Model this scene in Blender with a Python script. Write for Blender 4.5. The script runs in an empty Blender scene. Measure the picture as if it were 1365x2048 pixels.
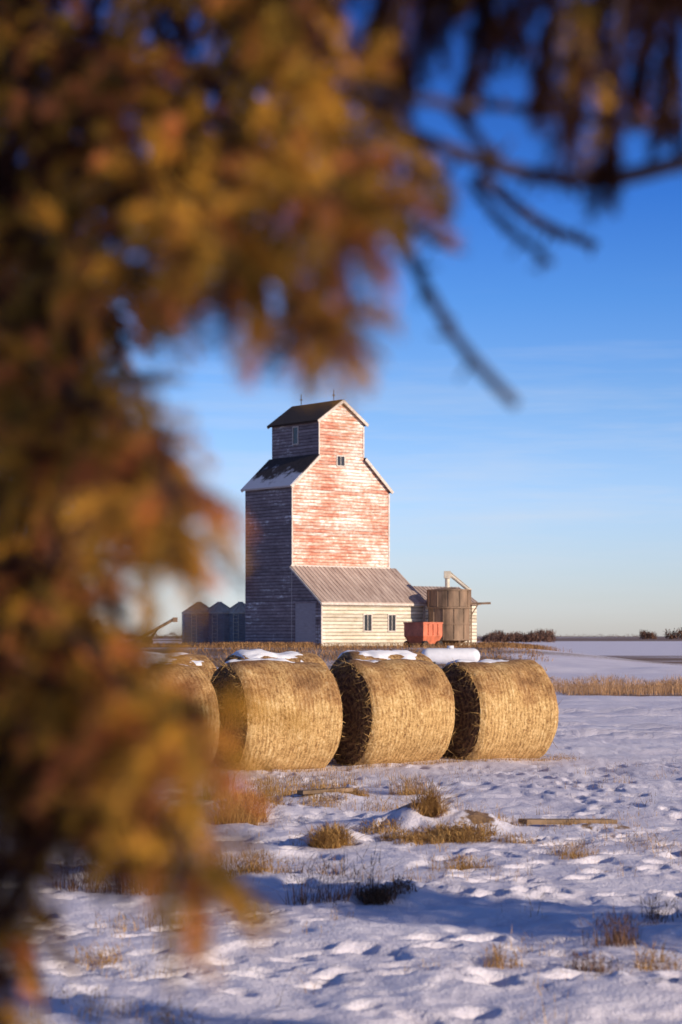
import bpy, math, random
import numpy as np
from mathutils import Vector, Matrix
random.seed(7); rng=np.random.default_rng(7)
scene=bpy.context.scene
F=3982.0; CAMZ=1.9
def at(px,py,d):            # image pixel coordinates + estimated depth -> world metres
    return ((px-682)/F*d, d, CAMZ+(1272-py)/F*d)
def gnd(px,py):
    d=F*CAMZ/(py-1272); return ((px-682)/F*d, d)

# ------------------------------------------------------------------ helpers
def link(o,parent=None):
    scene.collection.objects.link(o)
    if parent: o.parent=parent
    return o
def mesh_obj(name,v,f,mats,mi=None,parent=None,smooth=False):
    me=bpy.data.meshes.new(name); me.from_pydata([tuple(p) for p in v],[],[tuple(q) for q in f])
    for m in (mats if isinstance(mats,(list,tuple)) else [mats]): me.materials.append(m)
    if mi is not None: me.polygons.foreach_set('material_index',list(mi))
    if smooth: me.polygons.foreach_set('use_smooth',[True]*len(me.polygons))
    me.update(); return link(bpy.data.objects.new(name,me),parent)
def empty(name,loc=(0,0,0),rz=0):
    e=bpy.data.objects.new(name,None); e.location=loc; e.rotation_euler=(0,0,rz); return link(e)
class MB:
    def __init__(s): s.v=[];s.f=[];s.m=[]
    def add(s,v,f,m=0):
        b=len(s.v); s.v+= [tuple(p) for p in v]; s.f+=[tuple(i+b for i in q) for q in f]; s.m+=[m]*len(f)
    def box(s,a,b,m=0):
        x0,y0,z0=a;x1,y1,z1=b
        s.add([(x0,y0,z0),(x1,y0,z0),(x1,y1,z0),(x0,y1,z0),(x0,y0,z1),(x1,y0,z1),(x1,y1,z1),(x0,y1,z1)],
              [(0,3,2,1),(4,5,6,7),(0,1,5,4),(1,2,6,5),(2,3,7,6),(3,0,4,7)],m)
    def beam(s,p,q,w,h=None,m=0):
        h=h or w; p=Vector(p);q=Vector(q);d=(q-p).normalized()
        up=Vector((0,0,1)) if abs(d.z)<.95 else Vector((0,1,0))
        a=d.cross(up).normalized()*w/2; b=a.cross(d).normalized()*h/2
        vs=[]
        for c in (p,q): vs+=[c-a-b,c+a-b,c+a+b,c-a+b]
        s.add(vs,[(0,3,2,1),(4,5,6,7),(0,1,5,4),(1,2,6,5),(2,3,7,6),(3,0,4,7)],m)
    def tube(s,pts,rad,n=12,m=0,cap=True):
        pts=[Vector(p) for p in pts]
        if not hasattr(rad,'__len__'): rad=[rad]*len(pts)
        vs=[];fs=[]
        for i,p in enumerate(pts):
            d=(pts[min(i+1,len(pts)-1)]-pts[max(i-1,0)]).normalized()
            up=Vector((0,0,1)) if abs(d.z)<.9 else Vector((0,1,0))
            a=d.cross(up).normalized(); b=a.cross(d).normalized()
            for k in range(n):
                t=2*math.pi*k/n; vs.append(p+(a*math.cos(t)+b*math.sin(t))*rad[i])
        for i in range(len(pts)-1):
            for k in range(n):
                fs.append((i*n+k,i*n+(k+1)%n,(i+1)*n+(k+1)%n,(i+1)*n+k))
        if cap:
            fs.append(tuple(range(n))[::-1]); fs.append(tuple((len(pts)-1)*n+k for k in range(n)))
        s.add(vs,fs,m)
    def prism(s,poly,y0,y1,m=0,mf=None,mb=None):   # poly in XZ, ccw seen from -Y
        n=len(poly)
        vs=[(x,y0,z) for x,z in poly]+[(x,y1,z) for x,z in poly]
        s.add(vs,[tuple(range(n))],m if mf is None else mf)
        b=len(s.v)-2*n
        s.f.append(tuple(b+n+i for i in range(n))[::-1]); s.m.append(m if mb is None else mb)
        for i in range(n):
            j=(i+1)%n; s.f.append((b+i,b+n+i,b+n+j,b+j)); s.m.append(m)
    def obj(s,name,mats,parent=None,smooth=False): return mesh_obj(name,s.v,s.f,mats,s.m,parent,smooth)

perm=rng.permutation(256)
rv=rng.random(256)
def vn(x,y,s=0):
    x=np.asarray(x,float)+s*17.3; y=np.asarray(y,float)+s*9.1
    xi=np.floor(x).astype(int); yi=np.floor(y).astype(int); fx=x-xi; fy=y-yi
    fx=fx*fx*(3-2*fx); fy=fy*fy*(3-2*fy)
    h=lambda a,b: rv[perm[(perm[a&255]+b)&255]]
    return (h(xi,yi)*(1-fx)+h(xi+1,yi)*fx)*(1-fy)+(h(xi,yi+1)*(1-fx)+h(xi+1,yi+1)*fx)*fy
def fbm(x,y,o=3,s=0):
    t=0;a=.5;n=0
    for i in range(o):
        t=t+a*vn(x*2**i,y*2**i,s+i*3); n+=a; a*=.5
    return t/n-.5
def sst(a,b,x):
    t=np.clip((x-a)/(b-a),0,1); return t*t*(3-2*t)

# ------------------------------------------------------------------ materials
def mat(name):
    m=bpy.data.materials.new(name); m.use_nodes=True; nt=m.node_tree
    return m,nt,nt.nodes['Principled BSDF']
def N(nt,t,**k):
    n=nt.nodes.new(t)
    for a,b in k.items():
        if a in n.inputs: n.inputs[a].default_value=b
        else: setattr(n,a,b)
    return n
def math_(nt,op,a,b=None,c=None,clamp=False):
    n=nt.nodes.new('ShaderNodeMath'); n.operation=op; n.use_clamp=clamp
    for i,x in enumerate((a,b,c)):
        if x is None: continue
        if isinstance(x,(int,float)): n.inputs[i].default_value=x
        else: nt.links.new(x,n.inputs[i])
    return n.outputs[0]
def mixc(nt,f,a,b,mode='MIX'):
    n=nt.nodes.new('ShaderNodeMix'); n.data_type='RGBA'; n.blend_type=mode
    for i,x in ((0,f),(6,a),(7,b)):
        if isinstance(x,(int,float)): n.inputs[i].default_value=x
        elif isinstance(x,tuple): n.inputs[i].default_value=(*x,1)
        else: nt.links.new(x,n.inputs[i])
    return n.outputs[2]
def mapped(nt,scale,coord='Object'):
    tc=N(nt,'ShaderNodeTexCoord'); mp=N(nt,'ShaderNodeMapping'); mp.inputs['Scale'].default_value=scale
    nt.links.new(tc.outputs[coord],mp.inputs[0]); return mp.outputs[0]
def noise(nt,vec,scale=1,detail=4,rough=.6):
    n=N(nt,'ShaderNodeTexNoise',Scale=scale,Detail=detail,Roughness=rough); nt.links.new(vec,n.inputs['Vector']); return n.outputs['Fac']
def ramp(nt,fac,stops):
    n=N(nt,'ShaderNodeValToRGB'); cr=n.color_ramp
    while len(cr.elements)<len(stops): cr.elements.new(.5)
    for e,(p,c) in zip(cr.elements,stops): e.position=p; e.color=(*c,1) if len(c)==3 else c
    nt.links.new(fac,n.inputs[0]); return n.outputs[0]
def bump(nt,bsdf,h,strength=.4,dist=.02):
    b=N(nt,'ShaderNodeBump',Strength=strength,Distance=dist); nt.links.new(h,b.inputs['Height']); nt.links.new(b.outputs[0],bsdf.inputs['Normal'])
def simple(name,c,rough=.7,metal=0,var=.25,scale=3,stretch=(1,1,1),dark=None):
    m,nt,b=mat(name); f=noise(nt,mapped(nt,stretch),scale,5)
    d=dark or tuple(x*(1-var) for x in c); l=tuple(min(1,x*(1+var)) for x in c)
    col=ramp(nt,f,[(.3,d),(.7,l)]); nt.links.new(col,b.inputs['Base Color'])
    b.inputs['Roughness'].default_value=rough; b.inputs['Metallic'].default_value=metal
    bump(nt,b,f,.3,.01); return m

def siding(name,cols,patch,patchamt,board=.25,gap=.5,big=.5):
    m,nt,b=mat(name); L=nt.links
    tc=N(nt,'ShaderNodeTexCoord'); sp=N(nt,'ShaderNodeSeparateXYZ'); L.new(tc.outputs['Object'],sp.inputs[0])
    h=math_(nt,'ADD',sp.outputs[0],sp.outputs[1]); z=sp.outputs[2]
    zb=math_(nt,'DIVIDE',z,board); idx=math_(nt,'FLOOR',zb); fr=math_(nt,'FRACT',zb)
    cb=N(nt,'ShaderNodeCombineXYZ'); L.new(h,cb.inputs[0]); L.new(math_(nt,'MULTIPLY',idx,7.31),cb.inputs[1]); L.new(math_(nt,'MULTIPLY',fr,.7),cb.inputs[2])
    n1=noise(nt,cb.outputs[0],.38,7,.8)            # paint flaking along each board
    cb2=N(nt,'ShaderNodeCombineXYZ'); L.new(h,cb2.inputs[0]); L.new(z,cb2.inputs[1])
    n2=noise(nt,cb2.outputs[0],.22,4,.6)           # large weathering
    n4=noise(nt,cb2.outputs[0],2.6,6,.75)          # blotches
    cb3=N(nt,'ShaderNodeCombineXYZ'); L.new(math_(nt,'MULTIPLY',h,.8),cb3.inputs[0]); L.new(math_(nt,'MULTIPLY',z,16),cb3.inputs[1])
    n3=noise(nt,cb3.outputs[0],1,4,.8)             # long grain streaks
    s=math_(nt,'ADD',math_(nt,'MULTIPLY',n1,.34),math_(nt,'ADD',math_(nt,'MULTIPLY',n2,big*.7),math_(nt,'ADD',math_(nt,'MULTIPLY',n3,.48-big*.7),math_(nt,'MULTIPLY',n4,.18))))
    col=ramp(nt,s,cols)
    p=math_(nt,'ADD',math_(nt,'MULTIPLY',n1,.3),math_(nt,'ADD',math_(nt,'MULTIPLY',n2,.25),math_(nt,'ADD',math_(nt,'MULTIPLY',n3,.25),math_(nt,'MULTIPLY',n4,.2))))
    pm=ramp(nt,p,[(patchamt,(0,0,0)),(patchamt+.03,(.9,.9,.9))])
    col=mixc(nt,pm,col,patch)
    wn_=N(nt,'ShaderNodeTexWhiteNoise',noise_dimensions='1D'); L.new(idx,wn_.inputs['W'])
    bv=math_(nt,'ADD',.78,math_(nt,'MULTIPLY',wn_.outputs['Value'],.34)); cbv=N(nt,'ShaderNodeCombineXYZ')
    for k in range(3): L.new(bv,cbv.inputs[k])
    col=mixc(nt,1.0,col,cbv.outputs[0],'MULTIPLY')
    g=ramp(nt,fr,[(.0,(gap,gap*.9,gap*.9)),(.18,(gap,gap*.9,gap*.9)),(.32,(1,1,1)),(1,(1,1,1))])
    col=mixc(nt,1.0,col,g,'MULTIPLY'); L.new(col,b.inputs['Base Color']); b.inputs['Roughness'].default_value=.85
    hh=math_(nt,'ADD',math_(nt,'SUBTRACT',1.0,fr),math_(nt,'MULTIPLY',n1,.3)); bump(nt,b,hh,.7,.04)
    return m
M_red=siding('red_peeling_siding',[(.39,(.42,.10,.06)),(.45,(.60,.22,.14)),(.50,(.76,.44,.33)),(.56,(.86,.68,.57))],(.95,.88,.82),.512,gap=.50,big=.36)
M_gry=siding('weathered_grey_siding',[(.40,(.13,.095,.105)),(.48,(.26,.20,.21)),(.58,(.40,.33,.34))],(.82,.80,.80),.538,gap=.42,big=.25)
M_wht=siding('faded_white_siding',[(.38,(.34,.25,.16)),(.45,(.60,.51,.38)),(.57,(.82,.75,.62))],(.90,.86,.76),.54,board=.27,gap=.42,big=.3)
M_trim=simple('weathered_white_trim',(.62,.54,.48),.8,var=.25,scale=4)
M_shingle=simple('dark_shingles',(.035,.022,.018),.9,var=.5,scale=5)
M_glass=simple('dusty_glass',(.03,.03,.035),.25,var=.3)
M_door=simple('grey_door_paint',(.34,.30,.32),.7,var=.15,scale=2,stretch=(1,1,6))
M_wood=simple('weathered_wood',(.20,.13,.08),.9,var=.4,scale=3,stretch=(1,1,1))
M_metal=simple('galvanised_steel',(.27,.28,.32),.6,.1,var=.2,scale=1.2)
M_cone=simple('galvanised_roof',(.62,.55,.45),.5,.1,var=.25,scale=2)  # lit look of the bin cones is put into this lighter colour
M_rust=simple('rusty_steel',(.22,.14,.09),.7,.1,var=.6,scale=.9,stretch=(1.5,1.5,.5))
M_redp=simple('faded_red_paint',(.60,.17,.09),.6,var=.3,scale=2)
M_dark=simple('dark_rubber',(.025,.022,.02),.8)
M_tank=simple('white_tank_paint',(.70,.70,.74),.4,var=.08)
M_snowp=simple('settled_snow',(.80,.80,.85),.7,var=.06,scale=8)
def tinroof():
    m,nt,b=mat('ribbed_tin_roof'); f=noise(nt,mapped(nt,(1.2,.25,.25)),2,5,.7)
    col=ramp(nt,f,[(.3,(.26,.18,.15)),(.5,(.43,.33,.28)),(.7,(.58,.47,.40))]); nt.links.new(col,b.inputs['Base Color'])
    b.inputs['Roughness'].default_value=.6; b.inputs['Metallic'].default_value=.1; return m
M_tin=tinroof()
def shingle_snow():
    m,nt,b=mat('shingles_with_snow'); v=mapped(nt,(1,1,1)); n1=noise(nt,v,.8,6,.7)
    sp=N(nt,'ShaderNodeSeparateXYZ'); nt.links.new(v,sp.inputs[0])
    low=math_(nt,'MULTIPLY',math_(nt,'SUBTRACT',14.7,sp.outputs[2]),.22)
    f=math_(nt,'ADD',n1,low); msk=ramp(nt,f,[(.56,(0,0,0)),(.68,(.85,.85,.85))])
    base=ramp(nt,noise(nt,v,5,4),[(.3,(.02,.014,.012)),(.7,(.07,.045,.038))])
    nt.links.new(mixc(nt,msk,base,(.68,.68,.74)),b.inputs['Base Color']); b.inputs['Roughness'].default_value=.85; return m
M_shsnow=shingle_snow()

def attr_mat(name,rough=.8,trans=0.0,attr='tint'):
    m,nt,b=mat(name); a=N(nt,'ShaderNodeAttribute',attribute_name=attr)
    nt.links.new(a.outputs['Color'],b.inputs['Base Color']); b.inputs['Roughness'].default_value=rough
    b.inputs['Specular IOR Level'].default_value=.15
    if trans>0:
        t=N(nt,'ShaderNodeBsdfTranslucent'); nt.links.new(a.outputs['Color'],t.inputs['Color'])
        mx=N(nt,'ShaderNodeMixShader',Fac=trans); out=nt.nodes['Material Output']
        nt.links.new(b.outputs[0],mx.inputs[1]); nt.links.new(t.outputs[0],mx.inputs[2]); nt.links.new(mx.outputs[0],out.inputs['Surface'])
    return m
M_needle=attr_mat('spruce_needles',.7,.35)
M_grass=attr_mat('dry_grass_straw',.8,.2)
M_brush=attr_mat('bare_brush',.9,0)
M_bark=simple('spruce_bark',(.04,.02,.018),.9,var=.5,scale=12)

def tri_object(name,V,C,material,extra=None):
    n=len(V); v=V.reshape(-1,3)
    me=bpy.data.meshes.new(name); nv=3*n
    ev,ef,em=([],[],[]) if extra is None else (extra.v,extra.f,extra.m)
    me.vertices.add(nv+len(ev))
    allv=np.vstack([v,np.array(ev).reshape(-1,3)]) if ev else v
    me.vertices.foreach_set('co',allv.astype(np.float32).ravel())
    loops=list(range(nv)); starts=list(range(0,nv,3)); tot=[3]*n
    s=nv
    for q in ef:
        loops+= [i+nv for i in q]; starts.append(s); tot.append(len(q)); s+=len(q)
    me.loops.add(len(loops)); me.loops.foreach_set('vertex_index',loops)
    me.polygons.add(len(starts)); me.polygons.foreach_set('loop_start',starts); me.polygons.foreach_set('loop_total',tot)
    me.materials.append(material[0] if isinstance(material,list) else material)
    if isinstance(material,list):
        for q in material[1:]: me.materials.append(q)
        me.polygons.foreach_set('material_index',[0]*n+[k+1 for k in em])
    ca=me.color_attributes.new('tint','FLOAT_COLOR','POINT')
    col=np.ones((nv+len(ev),4),np.float32); col[:nv,:3]=np.repeat(C,3,axis=0)
    ca.data.foreach_set('color',col.ravel())
    me.update(calc_edges=True); me.validate()
    return link(bpy.data.objects.new(name,me))

# ------------------------------------------------------------------ ground
def mound(x,y):
    return 1.15*sst(100,128,y)*(1-sst(215,300,y))*(1-sst(10,24,x))*sst(-70,-40,x)
def axis(a,b,step,g,lim0,lim1):
    c=list(np.arange(a,b,step)); s=step; x=c[-1]
    while x<lim1: s*=g; x+=s; c.append(x)
    s=step; x=c[0]; pre=[]
    while x>lim0: s*=g; x-=s; pre.append(x)
    return np.array(pre[::-1]+c)
X=axis(-3.6,5.2,.032,1.07,-5000,5000)
ys=list(np.arange(8.8,18,.036)); s=.036; y=ys[-1]
while y<9000: s=min(s*1.012,s+10) if y<300 else s*1.05; y+=s; ys.append(y)
pre=[]; s=.05; y=ys[0]
while y>-400: s*=1.12; y-=s; pre.append(y)
Y=np.array(pre[::-1]+ys)
GX,GY=np.meshgrid(X,Y)
def hbase(x,y):
    near=1-sst(60,110,np.abs(y)); 
    return mound(x,y)+near*(.12*fbm(x*.28,y*.28,2,1))
fade=1-sst(30,75,GY); fx=1-sst(12,30,np.abs(GX))
Z=hbase(GX,GY)
det=.09*fbm(GX*.8,GY*.8,3,4)+.045*fbm(GX*2.6,GY*2.6,3,9)+.020*fbm(GX*9,GY*9,3,5)
cr=fbm(GX*1.5+3,GY*1.5,4,12); det-= .045*sst(.03,.10,cr)*(.6+fbm(GX*.4,GY*.4,2,2))
calm=.45+.9*sst(-.12,.12,fbm(GX*.33+5,GY*.33,2,44))       # patches of smoother drifted snow
Z=Z+det*fade*fx*(.55+.45*calm)
def dip(cx,cy,ang,a,b,dep):
    i0,i1=np.searchsorted(X,[cx-.5,cx+.5]); j0,j1=np.searchsorted(Y,[cy-.5,cy+.5])
    if i1<=i0 or j1<=j0: return
    dx=GX[j0:j1,i0:i1]-cx; dy=GY[j0:j1,i0:i1]-cy
    u=dx*math.cos(ang)+dy*math.sin(ang); v=-dx*math.sin(ang)+dy*math.cos(ang)
    r=((u/a)**2+(v/b)**2)*(1+.9*fbm(dx*8+cx*7,dy*8+cy*3,2))
    Z[j0:j1,i0:i1]+= -dep*np.exp(-r**2)+dep*.22*np.exp(-((np.sqrt(np.maximum(r,0))-1.5)/.35)**2)*(.2+1.3*vn(dx*9+cx,dy*9+cy))
for t in range(40):
    cx=random.uniform(-4,6); cy=random.uniform(8.5,30); an=random.uniform(0,6.28)
    if t%3==0: an=random.choice([.15,3.2])+random.uniform(-.3,.3)
    for k in range(random.randint(10,26)):
        an+=random.uniform(-.22,.22); cx+=.46*math.cos(an); cy+=.46*math.sin(an)
        sd=.1*(1 if k%2 else -1)
        dip(cx-sd*math.sin(an),cy+sd*math.cos(an),an,random.uniform(.11,.16),random.uniform(.065,.095),random.uniform(.05,.10))
for t in range(300):
    dip(random.uniform(-4,6),random.uniform(8.5,30),random.uniform(0,3),random.uniform(.07,.15),random.uniform(.05,.09),random.uniform(.03,.06))
for k,(y0,sl) in enumerate([(37,.02),(38.7,.02),(41.2,-.05),(43,-.05),(47,.06),(48.8,.06)]):
    c=y0+sl*(GX-5)*4+.5*np.sin(GX*.13+k); 
    Z+= (-.11*np.exp(-((GY-c)/.25)**4)+.07*np.exp(-((GY-c-.45)/.18)**2)+.07*np.exp(-((GY-c+.45)/.18)**2))*sst(2,5,GX)*(.6+.8*vn(GX*.5,GY*.1,k))
Z+=np.where((GY>30)&(GY<62),.20*fbm(GX*.35,GY*1.3,3,21)+.05*fbm(GX*1.6,GY*2.2,2,23),0)*sst(3,7,GX)
Z+=.35*sst(101,104,GY)*(1-sst(106,110,GY))*(.5+fbm(GX*.3,GY*.3,3,6)*1.4)*sst(7,10,GX)
HEAPS=[(650,1608,.8,.10),(850,1655,.7,.20),(960,1660,.7,.10),(665,1680,.35,.12),(490,1625,.6,.13),(775,1790,.38,.10),(250,1750,.6,.1),(1190,1655,.6,.06)]
for px,py,r,hh in HEAPS:
    hx,hy=gnd(px,py); q=np.exp(-(((GX-hx)/r)**2+((GY-hy)/(r*.9))**2)*1.6); Z+=hh*q*(1+.9*fbm(GX*4,GY*4,3,14))
D=np.zeros_like(Z)
for px,py,r,hh in HEAPS:
    hx,hy=gnd(px,py); D=np.maximum(D,1.3*np.exp(-(((GX-hx)/(r*.6))**2+((GY-hy)/(r*.5))**2))*(.5+1.7*fbm(GX*4,GY*4,3,2)))
D=np.maximum(D,.42*sst(.2,.30,fbm(GX*1.1,GY*1.1,4,31))*fade*fx)
ax=np.array([.883,.469]); pn=np.array([-.469,.883])
rel=(GX-2.355)*pn[0]+(GY-30.93)*pn[1]
D=np.maximum(D,.5*np.exp(-((rel+.2)/.8)**2)*(.4+fbm(GX*2,GY*2,3,3))*((GX<3.2)))
D=np.maximum(D,1.0*sst(112,120,GY)*(1-sst(190,205,GY))*(.72+.9*fbm(GX*.05,GY*.12,3,7)))
D=np.maximum(D,1.0*sst(96,108,GY)*(1-sst(190,205,GY))*(1-sst(9,12,GX))*(.75+.9*fbm(GX*.2,GY*.2,3,17)))
D=np.maximum(D,.8*sst(62,64,GY)*(1-sst(80,88,GY))*sst(6,7.5,GX)*(.7+fbm(GX*.3,GY*.3,3,7)))
D=np.maximum(D,sst(600,800,GY)*(.80+1.2*fbm(GX*.004,GY*.002,3,8)))
D=np.clip(D,0,1)
def hz(x,y):
    i=int(np.clip(np.searchsorted(X,x),1,len(X)-1)); j=int(np.clip(np.searchsorted(Y,y),1,len(Y)-1))
    return float(min(Z[j,i],Z[j-1,i-1])*.5+max(Z[j,i],Z[j-1,i-1])*.5)
nx,ny=len(X),len(Y)
me=bpy.data.meshes.new('snowy_ground')
me.vertices.add(nx*ny); me.vertices.foreach_set('co',np.stack([GX,GY,Z],-1).astype(np.float32).ravel())
idx=np.arange(nx*ny).reshape(ny,nx)
q=np.stack([idx[:-1,:-1],idx[:-1,1:],idx[1:,1:],idx[1:,:-1]],-1).reshape(-1,4)
me.loops.add(q.size); me.loops.foreach_set('vertex_index',q.ravel())
me.polygons.add(len(q)); me.polygons.foreach_set('loop_start',np.arange(0,q.size,4)); me.polygons.foreach_set('loop_total',np.full(len(q),4))
ca=me.attributes.new('dirt','FLOAT','POINT'); ca.data.foreach_set('value',D.astype(np.float32).ravel())
me.update(calc_edges=True); me.polygons.foreach_set('use_smooth',[True]*len(q))
m,nt,b=mat('trampled_snow')
v=mapped(nt,(1,1,1)); at_=N(nt,'ShaderNodeAttribute',attribute_name='dirt')
n1=noise(nt,v,9,6,.7); n2=noise(nt,v,45,3,.6); n3=noise(nt,v,.6,4,.6)
dm=math_(nt,'ADD',at_.outputs['Fac'],math_(nt,'MULTIPLY',math_(nt,'SUBTRACT',n1,.5),1.2))
dm=ramp(nt,dm,[(.48,(0,0,0)),(.66,(1,1,1))])
speck=ramp(nt,n2,[(.68,(0,0,0)),(.76,(1,1,1))])
snow=ramp(nt,n3,[(.35,(.72,.67,.75)),(.65,(.84,.79,.85))])
snow=mixc(nt,math_(nt,'MULTIPLY',speck,.3),snow,(.40,.30,.22))
dirt=ramp(nt,n1,[(.3,(.09,.05,.028)),(.6,(.28,.165,.08)),(.75,(.44,.30,.16))])
nt.links.new(mixc(nt,dm,snow,dirt),b.inputs['Base Color']); b.inputs['Roughness'].default_value=.65
bump(nt,b,math_(nt,'ADD',math_(nt,'MULTIPLY',n1,.7),math_(nt,'MULTIPLY',n2,.3)),.7,.05)
me.materials.append(m); link(bpy.data.objects.new('snowy_ground',me))

# ------------------------------------------------------------------ blades (grass)
def blades(P,Ld,W,lean=.5):
    n=len(P); a=rng.uniform(0,2*np.pi,n); l=Ld*rng.uniform(.5,1.15,n); ln=rng.uniform(0,1,n)**.8*lean
    d=np.stack([np.cos(a)*ln,np.sin(a)*ln,np.sqrt(np.clip(1-ln**2,.02,1))],-1)
    side=np.stack([-np.sin(a+rng.normal(0,.6,n)),np.cos(a),np.zeros(n)],-1); side/=np.linalg.norm(side,axis=1)[:,None]
    w=W*rng.uniform(.6,1.4,n)
    mid=P+d*(l*.55)[:,None]; tip=mid+(d*np.array([1.9,1.9,.55]))*(l*.5)[:,None]
    t1=np.stack([P-side*w[:,None]/2,P+side*w[:,None]/2,mid],1)
    t2=np.stack([mid-side*w[:,None]/2*.9,mid+side*w[:,None]/2*.9,tip],1)
    return np.concatenate([t1,t2])
def gcol(n,a=(.56,.35,.13),b=(.28,.15,.06),rep=2):
    t=rng.random((n,1)); c=np.array(a)*t+np.array(b)*(1-t); return np.tile(c,(rep,1))
TV=[];TC=[]
def tuft(px,py,r,n,l,lean=.6,w=.006,a=(.60,.36,.12),b=(.22,.11,.045),dark=1):
    cx,cy=gnd(px,py); rr=r*np.sqrt(rng.random(n)); th=rng.uniform(0,6.28,n)
    k=rng.integers(0,6,n); off=rng.normal(0,r*.5,(6,2))
    x=cx+off[k,0]+rr*.45*np.cos(th); yy=cy+off[k,1]+rr*.45*np.sin(th)
    P=np.array([(p,q,hz(p,q)-.01) for p,q in zip(x,yy)])
    TV.append(blades(P,l,w,lean)); TC.append(gcol(n,a,b)*dark)
dkc=dict(a=(.26,.14,.085),b=(.08,.045,.03))
tuft(480,1640,.42,1300,.40,.75,.008); tuft(450,1600,.35,350,.46,.5,.007); tuft(540,1600,.3,300,.36,.5); tuft(520,1625,.4,500,.14,.95,.01)
tuft(665,1690,.20,1300,.24,.93,.009); tuft(850,1672,.45,1700,.16,.97,.010); tuft(850,1660,.16,600,.36,.8,.008); tuft(800,1682,.3,600,.14,.97,.009); tuft(950,1680,.45,1100,.15,.97,.009)
tuft(650,1612,.55,900,.12,.97,.008); tuft(715,1595,.3,500,.14,.97,.008); tuft(1180,1655,.4,160,.12,.95); tuft(1060,1655,.4,250,.13,.9)
tuft(680,1800,.28,220,.46,.8,.006,**dkc); tuft(775,1800,.22,800,.12,.98,.009,**dkc)
tuft(250,1770,.4,500,.36,.7,.007,**dkc); tuft(810,1590,.2,300,.34,.5); tuft(690,1575,.6,380,.28,.5); tuft(600,1585,.5,300,.26,.6)  # first tuft is shaded grass; its shade is put into darker straw
tuft(560,1740,.4,320,.24,.8); tuft(490,1745,.3,300,.28,.8); tuft(1150,1712,.2,260,.2,.8); tuft(930,1735,.2,260,.18,.8)
tuft(1250,1890,.2,200,.26,.6,.006,**dkc); tuft(1010,1925,.12,140,.15,.6); tuft(1190,1935,.16,180,.16,.7,**dkc)
tuft(190,1930,.14,150,.15,.7); tuft(300,1850,.3,120,.16,.6); tuft(250,2040,.4,260,.12,.8); tuft(1320,1930,.16,160,.17,.7)
tuft(160,1650,.5,400,.2,.8); tuft(1330,1840,.2,160,.22,.6,.006,**dkc); tuft(1280,1690,.6,160,.2,.6); tuft(760,1620,.6,200,.2,.7); tuft(850,1745,.5,200,.18,.7)
for i in range(330):
    x=random.uniform(-3.6,5.5); y=random.uniform(9,29); tl=random.uniform(.07,.26)
    P=np.array([(x+random.gauss(0,.07),y+random.gauss(0,.07),hz(x,y)-.01) for _ in range(random.randint(3,14))])
    TV.append(blades(P,tl,.005,.6)); TC.append(gcol(len(P)))
n=2200; t=rng.uniform(-9,1.0,n); o=rng.normal(-.80,.14,n)
P=np.stack([2.355+ax[0]*t+pn[0]*o,30.93+ax[1]*t+pn[1]*o,np.zeros(n)],-1); P[:,2]=[hz(a_,b_) for a_,b_ in P[:,:2]]
TV.append(blades(P,.12,.008,.97)); TC.append(gcol(n))
tri_object('dry_grass',np.concatenate(TV),np.concatenate(TC),M_grass)
n=30000; y=rng.uniform(63.5,76,n); x=rng.uniform(6.2,34,n)
keep=(y<75-3*np.exp(-(x-6)/3))&(x>6.3+1.2*vn(y,y*0)); x=x[keep];y=y[keep];n=len(x)
P=np.stack([x,y,np.interp(y,Y,Z[:,np.searchsorted(X,15.0)])-.02],-1)
hs=.35+1.0*vn(x*.9,y*.5,2)**1.0
V=blades(P,.58,.016,.35); hs2=np.tile(hs,2); z0r=np.tile(P[:,2],2); V[:,:,2]=z0r[:,None]+(V[:,:,2]-z0r[:,None])*hs2[:,None]
tri_object('tall_dry_grass_strip',V,gcol(n,(.62,.38,.20),(.36,.20,.11)),M_grass)
n=14000; x=np.concatenate([rng.uniform(-8.5,-2,n//4),rng.normal(11.6,1.2,n//3),rng.uniform(-30,-9,n//6),rng.uniform(-9,12,n-n//4-n//3-n//6)]); y=np.concatenate([rng.uniform(134,143,n//4),rng.uniform(130,144,n//3),rng.uniform(128,150,n//6),rng.uniform(112,136,n-n//4-n//3-n//6)])
P=np.stack([x,y,mound(x,y)],-1)
tri_object('yard_weeds',blades(P,.42,.05,.6),gcol(n,(.50,.28,.12),(.22,.11,.05)),M_grass)
def brush(name,rows,seed):
    V=[];C=[]
    for (x0,x1,y0,h,n) in rows:
        x=rng.uniform(x0,x1,n); y=y0+rng.uniform(-8,8,n); hh=h*(.25+1.1*vn(x*.22,x*0+seed))*(.6+.4*vn(x*1.1,x*0+seed+3))
        P=np.stack([x,y,mound(x,y)],-1); base=rng.uniform(0,.7,n)
        P[:,2]+=base*hh
        a=blades(P,h*.4,h*.08,.8); V.append(a); C.append(gcol(n,(.22,.12,.085),(.09,.05,.04)))
    tri_object(name,np.concatenate(V),np.concatenate(C),M_brush)
brush('distant_tree_line',[(42,63,590,3.8,3000),(20,60,640,1.8,900),(178,186,1180,7,500),(193,240,1180,9,1200),(-330,-60,1500,6,4000),(60,400,2600,6,1500)],3)
brush('bare_bush',[(-29.5,-25.5,205,3.4,700)],5)

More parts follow.
